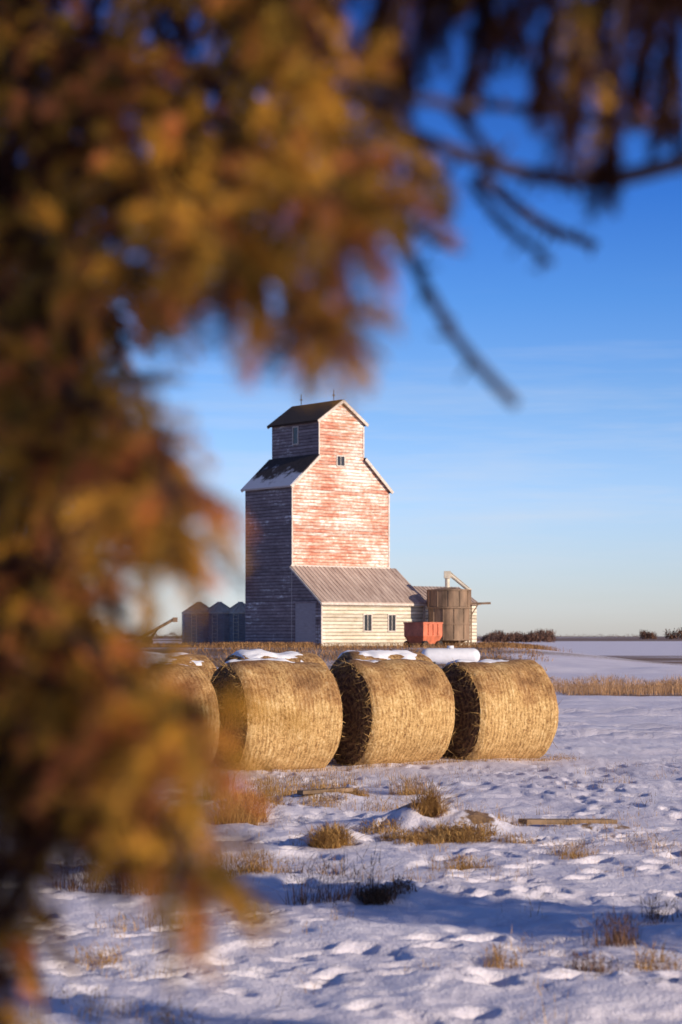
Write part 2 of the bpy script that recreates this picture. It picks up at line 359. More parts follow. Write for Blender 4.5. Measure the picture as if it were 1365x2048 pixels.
# ------------------------------------------------------------------ hay bales
def bale_mats():
    m,nt,b=mat('net_wrapped_hay'); L=nt.links
    tc=N(nt,'ShaderNodeTexCoord'); sp=N(nt,'ShaderNodeSeparateXYZ'); L.new(tc.outputs['Object'],sp.inputs[0])
    ang=math_(nt,'ARCTAN2',sp.outputs[1],sp.outputs[2])
    cb=N(nt,'ShaderNodeCombineXYZ'); L.new(math_(nt,'MULTIPLY',sp.outputs[0],34),cb.inputs[0]); L.new(math_(nt,'MULTIPLY',ang,5),cb.inputs[1])
    oi=N(nt,'ShaderNodeObjectInfo'); L.new(math_(nt,'MULTIPLY',oi.outputs['Random'],50),cb.inputs[2])
    nf=noise(nt,cb.outputs[0],1,4,.7)
    nb=noise(nt,tc.outputs['Object'],1.8,4,.6); nd=noise(nt,tc.outputs['Object'],32,4,.85); nm=noise(nt,tc.outputs['Object'],9,4,.7)
    w=math_(nt,'SINE',math_(nt,'ADD',math_(nt,'MULTIPLY',sp.outputs[0],95),math_(nt,'MULTIPLY',nm,9)))
    net=math_(nt,'MULTIPLY',w,.022)
    s=math_(nt,'ADD',math_(nt,'ADD',math_(nt,'MULTIPLY',nf,.26),math_(nt,'MULTIPLY',nd,.46)),math_(nt,'ADD',math_(nt,'MULTIPLY',nm,.28),net))
    col=ramp(nt,s,[(.36,(.13,.055,.018)),(.44,(.44,.235,.075)),(.53,(.76,.48,.19)),(.63,(.95,.73,.40))])
    wet=math_(nt,'ADD',math_(nt,'MULTIPLY',sp.outputs[2],.50),math_(nt,'MULTIPLY',math_(nt,'SUBTRACT',nb,.5),1.4))
    wm=ramp(nt,wet,[(.08,(1,1,1)),(.26,(.75,.66,.60)),(.46,(.44,.35,.31))])
    L.new(mixc(nt,1.0,col,wm,'MULTIPLY'),b.inputs['Base Color']); b.inputs['Roughness'].default_value=.75
    bump(nt,b,s,1.0,.07)
    m2,nt,b=mat('hay_bale_end'); v=mapped(nt,(1,1,1)); sp=N(nt,'ShaderNodeSeparateXYZ'); nt.links.new(v,sp.inputs[0])
    r=math_(nt,'SQRT',math_(nt,'ADD',math_(nt,'POWER',sp.outputs[1],2),math_(nt,'POWER',sp.outputs[2],2)))
    nn=noise(nt,v,14,5,.7); w=math_(nt,'SINE',math_(nt,'ADD',math_(nt,'MULTIPLY',r,60),math_(nt,'MULTIPLY',nn,9)))
    s=math_(nt,'ADD',nn,math_(nt,'MULTIPLY',w,.08))
    nt.links.new(ramp(nt,s,[(.32,(.05,.022,.014)),(.5,(.14,.07,.035)),(.68,(.32,.18,.08))]),b.inputs['Base Color'])
    b.inputs['Roughness'].default_value=.9; bump(nt,b,s,1,.06); return m,m2
M_bale,M_bend=bale_mats()
PHI=math.radians(28)
def bale(cx,cy,R=.81,Lh=.70,seed=0,rz=0,fuzz=3600,cap=(-.7,.45,-50,24)):
    mb=MB(); nA=72
    xs=list(np.linspace(-Lh,Lh,26))
    def rad(x,a):
        e=min(1,(Lh-abs(x))/.10); edge=1-.07*(1-math.sqrt(max(0,1-(1-e)**2)))
        n=float(fbm(x*2.2+seed*5,a*1.3+40,2,seed)+.3*fbm(x*9,a*6+30,2,seed+1))
        return R*edge+.085*n
    def pt(x,a,dr=0):
        r=rad(x,a)+dr; yy=r*math.sin(a); zz=r*math.cos(a)
        if zz<-.9*R: zz=-.9*R+(zz+.9*R)*.25
        return (x,yy*(1.02),zz)
    vs=[];fs=[]
    A=[2*math.pi*k/nA for k in range(nA)]
    for x in xs:
        for k,a in enumerate(A):
            aa=a if a<math.pi else a-2*math.pi
            vs.append(pt(x,aa))
    for i in range(len(xs)-1):
        for k in range(nA):
            fs.append((i*nA+k,(i+1)*nA+k,(i+1)*nA+(k+1)%nA,i*nA+(k+1)%nA))
    mb.add(vs,fs,0)
    for sgn in (-1,1):
        rings=12; ev=[];ef=[]
        for j in range(rings+1):
            f=1-j/rings*.97
            for k in range(nA):
                aa=A[k] if A[k]<math.pi else A[k]-2*math.pi
                p=pt(sgn*Lh,aa); bulge=.05*(1-f*f)+.07*float(fbm(p[1]*f*5+9,p[2]*f*5+seed,3,seed+3))*(1 if j else 0)
                ev.append((sgn*(Lh+bulge),p[1]*f,p[2]*f))
        for j in range(rings):
            for k in range(nA):
                a_,b_,c_,d_=j*nA+k,j*nA+(k+1)%nA,(j+1)*nA+(k+1)%nA,(j+1)*nA+k
                ef.append((a_,b_,c_,d_) if sgn>0 else (d_,c_,b_,a_))
        ef.append(tuple(rings*nA+k for k in range(nA)))
        mb.add(ev,ef,1)
    c0,c1,a0,a1=cap; cv=[];cf=[]; nu,nv_=40,30
    for i in range(nu+1):
        for j in range(nv_+1):
            u=i/nu; v=j/nv_; x=max(-Lh+.01,min(Lh-.01,c0+(c1-c0)*u)); a=math.radians(a0+(a1-a0)*v)
            e=min(u*8,(1-u)*3,1)*min((1-v)*4,v*6,1)
            t=.042*e+.12*float(fbm(x*3.5+seed*7,a*4+20,4,seed+2))-.025
            if i in(0,nu) or j in(0,nv_): t=-.05
            cv.append(pt(x,-a,min(t,.04)))
    for i in range(nu):
        for j in range(nv_):
            k=i*(nv_+1)+j; cf.append((k,k+1,k+nv_+2,k+nv_+1))
    mb.add(cv,cf,2)
    n=fuzz; T=[]
    k=int(n*.55)
    x=rng.uniform(-Lh,Lh,k); a=rng.uniform(-2.4,2.4,k); base=np.array([pt(p,q,-.01) for p,q in zip(x,a)])
    tan=np.stack([rng.normal(0,.5,k),np.cos(a),-np.sin(a)],-1)*rng.choice([-1,1],k)[:,None]; nor=np.stack([np.zeros(k),np.sin(a),np.cos(a)],-1)
    d=tan+nor*rng.uniform(.1,.6,k)[:,None]; d/=np.linalg.norm(d,axis=1)[:,None]; l=rng.uniform(.02,.06,k)
    sd=np.cross(d,nor); sd/=np.linalg.norm(sd,axis=1)[:,None]+1e-6
    T.append(np.stack([base-sd*.0035,base+sd*.0035,base+d*l[:,None]],1))
    k=n-k; r=R*np.sqrt(rng.random(k))*.99; a=rng.uniform(0,6.28,k); sg=np.where(rng.random(k)<.8,-1,1)
    z=r*np.cos(a); z=np.maximum(z,-.9*R); base=np.stack([sg*(Lh+.0),r*np.sin(a),z],-1)
    d=np.stack([sg*rng.uniform(.15,.9,k),rng.normal(0,.7,k),rng.normal(-.15,.7,k)],-1); d/=np.linalg.norm(d,axis=1)[:,None]; l=rng.uniform(.05,.19,k)
    sd=np.cross(d,rng.normal(0,1,(k,3))); sd/=np.linalg.norm(sd,axis=1)[:,None]
    T.append(np.stack([base-sd*.005,base+sd*.005,base+d*l[:,None]],1))
    T=np.concatenate(T); C=np.array((.60,.37,.14))*rng.uniform(.3,1.2,(len(T),1))
    o=tri_object('hay_bale',T,C,[M_grass,M_bale,M_bend,M_snowp],mb)
    me=o.data; sm=[False]*len(T)+[True]*len(mb.f); me.polygons.foreach_set('use_smooth',sm)
    o.location=(cx,cy,.9*R+float(hbase(np.array(cx),np.array(cy)))-.02); o.rotation_euler=(0,0,PHI+rz)
    return o
for i,k in enumerate([0,1.87,3.80,5.72,7.62,9.5]):
    bale(2.355-ax[0]*k,30.93-ax[1]*k,R=[.80,.81,.825,.81,.8,.81][i],seed=i+1,rz=[.0,.02,-.03,.03,0,.02][i],
         Lh=[.70,.72,.75,.71,.7,.7][i],fuzz=4600 if i<4 else 1200,cap=[(-.68,.30,-50,14),(-.68,.30,-48,12),(-.72,.50,-50,16),(-.7,.6,-50,22),(-.7,.6,-42,30),(-.7,.6,-42,30)][i])
for i,k in enumerate([.55,2.55,4.5,6.5,8.6]):
    bale(2.355-ax[0]*k+pn[0]*2.5,30.93-ax[1]*k+pn[1]*2.5,R=.86,seed=i+11,rz=.03*(i%3-1),fuzz=500,cap=(-.7,.65,-42,40))

# ------------------------------------------------------------------ grain elevator
E=empty('grain_elevator',(-3.73,150,0),math.radians(40))
W=9.79; L=5.75; z0=.6; ze=13.28; zj=15.62; zc=18.38; zp=19.95; s0,s1=2.63,7.16; sm_=(s0+s1)/2
b=MB()
poly=[(0,z0),(W,z0),(W,ze),(s1,zj),(s1,zc),(sm_,zp),(s0,zc),(s0,zj),(0,ze)]
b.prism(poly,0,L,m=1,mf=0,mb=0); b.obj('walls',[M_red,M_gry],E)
def slab(mb,p,q,y0,y1,t,m=0,over=.25):
    p=Vector((p[0],0,p[1]));q=Vector((q[0],0,q[1]));d=(q-p).normalized(); nrm=Vector((-d.z,0,d.x)); 
    if nrm.z<0: nrm=-nrm
    q=q+d*over; vs=[]
    for c in (p,q):
        for yy in (y0,y1):
            for k in (0.01,t): vs.append((c.x+nrm.x*k,yy,c.z+nrm.z*k))
    mb.add(vs,[(0,4,5,1),(2,3,7,6),(1,5,7,3),(0,2,6,4),(4,6,7,5),(0,1,3,2)],m)
r=MB(); o=.22
slab(r,(s0-.003,zj),(0,ze),-o,L+o,.16,1); slab(r,(s1+.003,zj),(W,ze),-o,L+o,.16,0)
slab(r,(sm_,zp),(s0,zc),-o,L+o,.16,0,.3); slab(r,(sm_,zp),(s1,zc),-o,L+o,.16,0,.3)
r.obj('roof',[M_shingle,M_shsnow],E)
t=MB()
def rake(p,q,y,w=.22,th=.07):
    p=Vector((p[0],y,p[1]));q=Vector((q[0],y,q[1])); t.beam(p,q,th,w)
for y in (-o-.04,L+o+.04):
    d=Vector((s0,0,zj))-Vector((0,0,ze)); e=d.normalized()*.25
    rake((-e.x,ze-e.z),(s0,zj),y); rake((W+e.x,ze-e.z),(s1,zj),y)
    d=(Vector((sm_,0,zp))-Vector((s0,0,zc))).normalized()*.3
    rake((s0-d.x,zc-d.z),(sm_,zp),y); rake((s1+d.x,zc-d.z),(sm_,zp),y)
for x,zz0,zz1 in ((0,z0,ze-.25),(W,z0,ze-.25),(s0,zj+.1,zc-.25),(s1,zj+.1,zc-.25)):
    if x in (0,s0): t.box((x-.004,-.05,zz0),(x+.10,-.003,zz1))
    else: t.box((x-.10,-.05,zz0),(x+.04,-.003,zz1))
t.box((-.05,-.06,7.14),(W+.05,-.003,7.28))
t.obj('trim_boards',[M_trim],E)
wn=MB()
def win_front(x0,x1,za,zb,y,fr=.09):
    wn.box((x0,y-.02,za),(x1,y-.006,zb),1)
    wn.box((x0-fr,y-.06,za-fr),(x0,y-.004,zb+fr)); wn.box((x1,y-.06,za-fr),(x1+fr,y-.004,zb+fr))
    wn.box((x0,y-.06,zb),(x1,y-.004,zb+fr)); wn.box((x0,y-.09,za-fr),(x1,y-.004,za))
    wn.box(((x0+x1)/2-.02,y-.045,za),((x0+x1)/2+.02,y-.021,zb))
win_front(4.47,5.17,15.0,15.7,0)
def win_left(x,ya,yb,za,zb,fr=.08):
    wn.box((x-.02,ya,za),(x-.006,yb,zb),1)
    wn.box((x-.06,ya-fr,za-fr),(x-.004,ya,zb+fr)); wn.box((x-.06,yb,za-fr),(x-.004,yb+fr,zb+fr))
    wn.box((x-.06,ya,zb),(x-.004,yb,zb+fr)); wn.box((x-.08,ya,za-fr),(x-.004,yb,za))
win_left(s0,2.5,3.05,16.75,18.0)
EE=3.5; WL=10.35; zt=7.14; zl=4.56; g0=.5
l=MB()
l.add([(0,-.001,g0),(0,-EE,g0),(0,-EE,zl),(0,-.001,zt)],[(0,3,2,1)],1)
l.add([(WL,-.001,g0),(WL,-EE,g0),(WL,-EE,zl),(WL,-.001,zt)],[(0,1,2,3)],1)
l.add([(0,-EE,g0),(WL,-EE,g0),(WL,-EE,zl),(0,-EE,zl)],[(0,1,2,3)],0)
l.add([(W,0,g0),(WL,0,g0),(WL,0,zt),(W,0,zt)],[(3,2,1,0)],1)
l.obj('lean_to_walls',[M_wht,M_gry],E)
rf=MB(); dz=(zl-zt)/EE
ya,yb=-.01,-EE-.25; za,zb=zt,zl+dz*.25
rf.add([(-.15,ya,za),(WL+.15,ya,za),(WL+.15,yb,zb),(-.15,yb,zb),(-.15,ya,za+.07),(WL+.15,ya,za+.07),(WL+.15,yb,zb+.07),(-.15,yb,zb+.07)],
       [(0,1,2,3),(4,7,6,5),(0,4,5,1),(1,5,6,2),(2,6,7,3),(3,7,4,0)])
x=-.1
while x<WL+.1:
    rf.beam((x,ya-.02,za+.08),(x,yb,zb+.08),.06,.04); x+=.40
rf.obj('lean_to_roof',[M_tin],E)
tt=MB(); tt.beam((-.19,ya,za-.06),(-.19,yb,zb-.06),.05,.14); tt.box((-.15,yb-.04,zb-.16),(WL+.15,yb-.003,zb-.002)); tt.box((-.004,-EE-.05,g0),(.12,-EE-.003,zl-.2)); tt.box((WL-.12,-EE-.05,g0),(WL+.05,-EE-.003,zl-.2))
tt.obj('lean_to_trim',[M_trim],E)
dr=MB(); dr.box((-.05,-2.95,.9),(-.006,-.5,4.35),0)
for k in range(1,6): dr.box((-.07,-2.95,.9+k*.575),(-.051,-.5,.93+k*.575),0)
dr.box((-.09,-3.1,.9),(-.004,-2.96,4.5),1); dr.box((-.09,-.49,.9),(-.004,-.35,4.5),1); dr.box((-.09,-2.96,4.36),(-.004,-.49,4.5),1)
dr.obj('overhead_door',[M_door,M_gry],E)
win_front(4.19,4.89,2.3,3.5,-EE); win_front(6.65,7.31,2.3,3.5,-EE)
wn.obj('windows',[M_trim,M_glass],E)
an=MB(); a0,a1=WL+.01,17.2
an.add([(a0,-2.2,g0),(a1,-2.2,g0),(a1,-2.2,4.5),(a0,-2.2,4.5)],[(0,1,2,3)],0)
an.add([(a1,-2.2,g0),(a1,2.2,g0),(a1,2.2,4.5),(a1,0,5.75),(a1,-2.2,4.5)],[(0,1,2,3,4)],0)
an.add([(a0,-2.2,4.5),(a0,2.2,4.5),(a0,0,5.75)],[(0,1,2)],0)
an.add([(W,2.2,g0),(a1,2.2,g0),(a1,2.2,4.5),(W,2.2,4.5)],[(3,2,1,0)],0)
an.obj('annex_walls',[M_wht],E)
ar=MB()
for sg in (-1,1):
    y1=sg*2.45; zz=4.5-.142
    xa=a0 if sg<0 else W+.02
    ar.add([(xa,0,5.76),(a1+.2,0,5.76),(a1+.2,y1,zz),(xa,y1,zz),(xa,0,5.84),(a1+.2,0,5.84),(a1+.2,y1,zz+.08),(xa,y1,zz+.08)],
       [(0,1,2,3),(4,7,6,5),(0,4,5,1),(1,5,6,2),(2,6,7,3),(3,7,4,0)])
    x=xa+.1
    while x<a1+.1: ar.beam((x,0,5.86),(x,y1,zz+.1),.06,.05); x+=.4
ar.obj('annex_roof',[M_tin],E)
rd=MB()
for y in (.9,4.9):
    rd.tube([(sm_,y,zp),(sm_,y,zp+1.0)],.03,6); rd.beam((sm_-.15,y,zp+.55),(sm_+.15,y,zp+.55),.03); rd.tube([(sm_,y,zp+.5),(sm_,y,zp+.62)],.07,6)
rd.obj('lightning_rods',[M_dark],E)

# ------------------------------------------------------------------ grain bins (stand in the elevator's shadow)
def corr_bin(x,y,r,zb,ze_,zp_):
    e=empty('grain_bin',(x,y,0)); b=MB(); n=40; vs=[];fs=[]; rows=int((ze_-zb)/.11)
    for i in range(rows+1):
        rr=r+(.018 if i%2 else -.018); z=zb+(ze_-zb)*i/rows
        for k in range(n): vs.append((rr*math.cos(2*math.pi*k/n),rr*math.sin(2*math.pi*k/n),z))
    for i in range(rows):
        for k in range(n): fs.append((i*n+k,i*n+(k+1)%n,(i+1)*n+(k+1)%n,(i+1)*n+k))
    b.add(vs,fs); 
    for k in range(10):
        a=2*math.pi*k/10; b.beam((r*1.02*math.cos(a),r*1.02*math.sin(a),zb),(r*1.02*math.cos(a),r*1.02*math.sin(a),ze_),.05)
    b.obj('corrugated_wall',[M_metal],e)
    c=MB(); c.tube([(0,0,ze_-.03),(0,0,ze_+.04),(0,0,zp_-.12)],[r*1.06,r*1.05,.22],24); c.tube([(0,0,zp_-.13),(0,0,zp_)],[.24,.2],12)
    for k in range(20):
        a=2*math.pi*k/20; c.beam((r*1.05*math.cos(a),r*1.05*math.sin(a),ze_+.06),(.22*math.cos(a),.22*math.sin(a),zp_-.09),.05)
    c.obj('cone_roof',[M_cone],e)
    l=MB()
    for s_ in (-.2,.2): l.beam((s_-.3,-r-.12,zb),(s_-.3,-r-.12,ze_),.04)
    z=zb+.3
    while z<ze_: l.beam((-.5,-r-.12,z),(-.1,-r-.12,z),.03); z+=.3
    l.obj('ladder',[M_cone],e)
for px in (398,439,481):
    x,y,_=at(px,1272,162.5); corr_bin(x,y,1.34,.9,3.75,4.7)

# ------------------------------------------------------------------ hopper silo beside annex
S=empty('steel_silo',(8.3,153,0)); S.scale=(1.06,1.06,1.04); b=MB()
def ring(z0_,z1_,r,m=0,n=36): b.tube([(0,0,z0_),(0,0,z1_)],r,n,m)
ring(1.55,3.95,1.50); ring(3.97,5.25,1.56); 
for z,rr in ((1.55,1.56),(2.7,1.55),(3.9,1.62),(5.2,1.62)): b.tube([(0,0,z-.05),(0,0,z+.05)],rr,36)
for k in range(12):
    a=2*math.pi*k/12+.2; b.beam((1.52*math.cos(a),1.52*math.sin(a),1.5),(1.52*math.cos(a),1.52*math.sin(a),3.9),.07,.05)
    a+=.26; b.beam((1.58*math.cos(a),1.58*math.sin(a),3.95),(1.58*math.cos(a),1.58*math.sin(a),5.2),.06,.05)
b.tube([(0,0,5.2),(0,0,5.42)],[1.58,.3],24)
for k in range(6):
    a=2*math.pi*k/6; b.beam((1.3*math.cos(a),1.3*math.sin(a),.9),(1.4*math.cos(a),1.4*math.sin(a),1.55),.14)
b.tube([(0,0,1.05),(0,0,1.52)],[.4,1.4],24)
b.obj('shell',[M_rust],S)
b=MB(); b.tube([(-.12,0,5.2),(-.12,0,6.2)],.17,12); b.box((-.36,-.25,6.1),(.1,.25,6.62)); b.tube([(.0,0,6.45),(1.55,0,5.15)],.15,12); b.beam((0.02,0,6.62),(1.5,0,5.35),.3,.04)
b.obj('spout',[M_cone],S)
b=MB(); b.beam((1.3,-.3,4.2),(3.0,-.3,4.25),.16); b.beam((1.62,.3,4.2),(1.62,.3,1.0),.12); b.beam((2.1,-.3,4.2),(1.62,-.3,3.4),.08); b.obj('conveyor_bracket',[M_rust],S)

# ------------------------------------------------------------------ red hopper wagon
Wg=empty('grain_wagon',(5.70,138,.95),math.radians(50)); Wg.scale=(1.08,1.08,1.12); b=MB()
def frus(z0_,z1_,a,b2,m):
    (x0,y0),(x1,y1)=a,b2
    b.add([(-x0,-y0,z0_),(x0,-y0,z0_),(x0,y0,z0_),(-x0,y0,z0_),(-x1,-y1,z1_),(x1,-y1,z1_),(x1,y1,z1_),(-x1,y1,z1_)],[(0,3,2,1),(0,1,5,4),(1,2,6,5),(2,3,7,6),(3,0,4,7)],m)
frus(.35,.85,(.75,.55),(1.0,.78),0); frus(.851,1.65,(1.0,.78),(1.0,.78),0)
b.box((-1.03,-.81,1.6),(1.03,-.76,1.70)); b.box((-1.03,.76,1.6),(1.03,.81,1.70)); b.box((-1.04,-.76,1.6),(-.99,.76,1.70)); b.box((.99,-.76,1.6),(1.04,.76,1.70))
b.box((-.98,-.75,.96),(.98,.75,1.0),1)
for x in (-.5,0,.5): b.beam((x,-.81,.9),(x,-.81,1.6),.06,.06)
b.obj('hopper_box',[M_redp,M_dark],Wg)
b=MB(); b.box((-1.1,-.5,.25),(1.1,-.42,.34)); b.box((-1.1,.42,.25),(1.1,.5,.34)); b.beam((1.1,0,.3),(2.0,0,.1),.1)
for x in (-.7,.7):
    for y in (-.5,.5): b.beam((x,y*.92,.34),(x*.95,y*1.2,.95),.07)
b.obj('frame',[M_dark],Wg); b=MB()
for x in (-.75,.75):
    for y in (-.72,.72): b.tube([(x,y-.1,.28),(x,y+.1,.28)],.28,18)
b.obj('wheels',[M_dark],Wg)

# ------------------------------------------------------------------ propane tank
x,y,z=at(901,1303,95); T=empty('propane_tank',(x,y,-.06),.06); b=MB(); R=.38; hl=1.42; pts=[];rd_=[]
for k in range(7): a=math.pi/2*k/6; pts.append((-hl+.35-.35*math.cos(a),0,1.0)); rd_.append(max(.01,R*math.sin(a)))
for k in range(7): a=math.pi/2*(1-k/6); pts.append((hl-.35+.35*math.cos(a),0,1.0)); rd_.append(max(.01,R*math.sin(a)))
b.tube(pts,rd_,24); b.tube([(0,0,1.36),(0,0,1.5)],.16,14); b.obj('shell',[M_tank],T,True)
b=MB(); b.box((-.9,-.3,-.1),(-.75,.3,.72)); b.box((.75,-.3,-.1),(.9,.3,.72)); b.obj('saddles',[M_dark],T)

# ------------------------------------------------------------------ grain auger, pole, plank
x,y,z=at(305,1272,150); A_=empty('grain_auger',(x,y,1.15)); b=MB()
b.tube([(-2.2,0,-.1),(1.65,.3,2.05)],.12,10); b.box((1.5,.1,1.8),(1.85,.5,2.15)); b.obj('tube',[M_rust],A_)
b=MB(); b.beam((-.4,-.6,.3),(.4,.1,1.3),.07); b.beam((-.4,.8,.3),(.4,.2,1.3),.07); b.beam((-2,0,.1),(-.4,0,.35),.07)
for yy in (-.7,.9): b.tube([(-.4,yy-.08,.33),(-.4,yy+.08,.33)],.33,16)
b.obj('undercarriage',[M_dark],A_)
x,y,z=at(118,1272,200); P_=empty('utility_pole',(x,y,1.0)); b=MB(); b.tube([(0,0,0),(0,0,5.2)],[.14,.1],10); b.obj('pole',[M_wood],P_)
b=MB(); b.beam((-.8,0,4.8),(.8,0,4.8),.1); 
for xx in (-.7,0,.7): b.tube([(xx,0,4.85),(xx,0,5.0)],.05,8)
b.obj('crossarm',[M_wood],P_)
def plank(a,c,w,th,lift):
    pa=gnd(*a); pb=gnd(*c); b=MB(); n=14; z=[]
    for i in range(n+1): z.append(hz(pa[0]+(pb[0]-pa[0])*i/n,pa[1]+(pb[1]-pa[1])*i/n))
    k=np.polyfit(range(n+1),z,1)
    za,zb=k[1]+lift,k[0]*n+k[1]+lift
    b.beam((pa[0],pa[1],za),(pb[0],pb[1],zb),w,th); b.obj('fallen_plank',[M_wood])
plank((1045,1652),(1225,1641),.15,.05,.05); plank((600,1612),(700,1606),.12,.04,.04)

# ------------------------------------------------------------------ spruce trees
def shoots(P,Dr,Ln,nn,nl,nw,C):
    m=len(P); P=np.repeat(P,nn,0); D_=np.repeat(Dr,nn,0); l=np.repeat(Ln,nn); C=np.repeat(C,nn,0)
    u=rng.random(m*nn); k=m*nn
    r=rng.normal(0,1,(k,3)); r-=(r*D_).sum(1)[:,None]*D_; r/=np.linalg.norm(r,axis=1)[:,None]
    base=P+D_*(u*l)[:,None]+np.array([0,0,-1])*(.25*(u**2)*l)[:,None]
    nd=r*.8+D_*.6; nd/=np.linalg.norm(nd,axis=1)[:,None]
    sd=np.cross(nd,rng.normal(0,1,(k,3))); sd/=np.linalg.norm(sd,axis=1)[:,None]
    nlv=nl*rng.uniform(.7,1.2,k)*(1-.4*u**3)
    tip=base+nd*nlv[:,None]
    V=np.stack([base-sd*nw/2,base+sd*nw/2,tip],1)
    C=C*rng.uniform(.7,1.3,(k,1))
    return V,C
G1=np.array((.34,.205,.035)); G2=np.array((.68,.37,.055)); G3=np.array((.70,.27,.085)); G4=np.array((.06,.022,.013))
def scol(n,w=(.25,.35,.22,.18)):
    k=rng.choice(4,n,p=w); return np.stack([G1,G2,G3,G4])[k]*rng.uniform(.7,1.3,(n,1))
FV=[];FC=[];BR=MB()
def polyl(pts,n):
    pts=np.array(pts,float); t=np.linspace(0,len(pts)-1,n); i=np.clip(t.astype(int),0,len(pts)-2); f=(t-i)[:,None]
    p0=pts[np.clip(i-1,0,len(pts)-1)];p1=pts[i];p2=pts[i+1];p3=pts[np.clip(i+2,0,len(pts)-1)]
    return .5*((2*p1)+(-p0+p2)*f+(2*p0-5*p1+4*p2-p3)*f**2+(-p0+3*p1-3*p2+p3)*f**3)
shade_mix=(.08,.02,.02,.88)  # mostly the darkest tint: shade on these boughs painted into needle colour
def bough(pts,r0=.009,den=75,slen=(.045,.10),droop=.45,w=(.22,.46,.25,.07),start=0,spread=.9,nn=85,w0=(.12,.10,.06,.72)):
    c=polyl(pts,24); BR.tube([tuple(p) for p in c],list(np.linspace(r0,.003,24)),7)
    seg=np.linalg.norm(np.diff(c,axis=0),axis=1).sum(); n=int(seg*den)
    t=rng.uniform(start,1,n)*22.99; i=t.astype(int); f=(t-i)[:,None]
    P=c[i]*(1-f)+c[i+1]*f; T=c[i+1]-c[i]; T/=np.linalg.norm(T,axis=1)[:,None]
    r=rng.normal(0,spread,(n,3)); D_=T*.9+r+np.array([0,0,-droop]); D_/=np.linalg.norm(D_,axis=1)[:,None]
    off=rng.uniform(0,.04,n)[:,None]*D_
    ln=rng.uniform(*slen,n)*(1-.25*t/23)
    C0=scol(n,w); C1=scol(n,w0 if w is not shade_mix else shade_mix); C_=np.where((rng.random(n)<(t/23)**1.3*1.45)[:,None],C0,C1)  # toward the trunk, shade is painted in with darker shoot tints
    V,C=shoots(P+off,D_,ln,nn,.019,.0026,C_); FV.append(V);FC.append(C)
    for p,d,l in zip(P[::2],D_[::2],ln[::2]): BR.tube([tuple(p),tuple(p+d*(l+.015))],[.0022,.001],4,cap=False)
def bp(lst,d0,d1):
    n=len(lst); return [at(px,py,d0+(d1-d0)*i/(n-1)) for i,(px,py) in enumerate(lst)]
tr=(-1.75,3.1)
bough([(tr[0],tr[1],3.1)]+bp([(-300,-250),(100,-120),(400,0),(600,110),(690,230),(750,350)],2.7,1.75),r0=.016,den=85)
bough([(tr[0],tr[1],2.9)]+bp([(-200,0),(200,120),(450,250),(610,350),(690,430)],2.6,1.6),r0=.014,den=90)
bough([(tr[0],tr[1],2.8)]+bp([(-200,150),(150,300),(400,430),(550,560),(650,665)],2.5,1.6),den=75)
bough([(tr[0],tr[1],2.6)]+bp([(-200,400),(50,460),(200,520),(330,570)],2.5,1.8),den=90)
bough([(tr[0],tr[1],2.4)]+bp([(-200,600),(30,700),(160,790),(280,890),(350,1020)],2.4,1.6),den=90)
bough([(tr[0],tr[1],2.2)]+bp([(-200,800),(50,880),(200,960),(350,1060)],2.4,1.7),den=90)
bough([(tr[0],tr[1],2.05)]+bp([(-200,1000),(30,1130),(130,1250),(270,1380),(370,1430)],2.4,1.6),den=80)
bough([(tr[0],tr[1],1.9)]+bp([(-250,1200),(0,1320),(180,1400),(340,1470)],2.4,1.7),den=90)
bough([(tr[0],tr[1],1.75)]+bp([(-250,1350),(30,1460),(200,1560),(330,1660),(385,1750)],2.3,1.6),den=75)
bough([(tr[0],tr[1],1.7)]+bp([(-250,1400),(0,1530),(130,1600),(250,1640)],2.5,1.9),den=80,w=shade_mix)
bough([(tr[0],tr[1],1.5)]+bp([(-300,1600),(-100,1700),(-10,1850),(-5,2050),(0,2200)],2.3,1.7),den=60,w=(.25,.12,.08,.55))
bough([(tr[0],tr[1],3.4)]+bp([(-200,-350),(200,-220),(450,-100),(600,-10)],2.6,1.9),den=90,w=(.2,.25,.15,.4))
bough([(tr[0],tr[1],3.0)]+bp([(-200,-150),(0,0),(150,100),(330,220),(420,330)],2.6,2.0),den=85)
bough([(tr[0],tr[1],2.9)]+bp([(-200,50),(50,180),(250,300),(380,400),(460,500)],2.5,1.7),den=85)
bough([(tr[0],tr[1],2.5)]+bp([(-200,250),(0,350),(90,450),(140,600),(150,760)],2.7,2.1),den=90,w=shade_mix)
bough([(tr[0],tr[1],2.3)]+bp([(-200,550),(-50,650),(40,800),(90,1000),(110,1200)],2.7,2.1),den=90,w=shade_mix)
bough([(tr[0],tr[1],2.0)]+bp([(-200,950),(-50,1050),(50,1250),(100,1450),(120,1600)],2.7,2.0),den=80,w=shade_mix)
bough([(tr[0],tr[1],1.9)]+bp([(-200,1150),(-50,1250),(20,1450),(50,1650),(30,1850)],2.7,2.0),den=80,w=shade_mix)
bough([(tr[0],tr[1],3.3)]+bp([(-200,-200),(0,-100),(60,100),(80,300),(90,520)],2.9,2.3),den=90,w=shade_mix)
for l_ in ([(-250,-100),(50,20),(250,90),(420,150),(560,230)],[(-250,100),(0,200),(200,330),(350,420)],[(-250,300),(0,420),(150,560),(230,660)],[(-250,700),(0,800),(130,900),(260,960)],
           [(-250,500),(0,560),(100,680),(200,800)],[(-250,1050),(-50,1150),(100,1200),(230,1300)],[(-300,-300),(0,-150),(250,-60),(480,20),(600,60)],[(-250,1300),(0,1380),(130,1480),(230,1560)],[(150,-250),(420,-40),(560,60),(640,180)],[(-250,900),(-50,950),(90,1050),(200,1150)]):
    p_=bp(l_,3.1,2.7); bough([(tr[0],tr[1],p_[0][2]+.15)]+p_,den=85,slen=(.06,.13),w=shade_mix,w0=shade_mix)
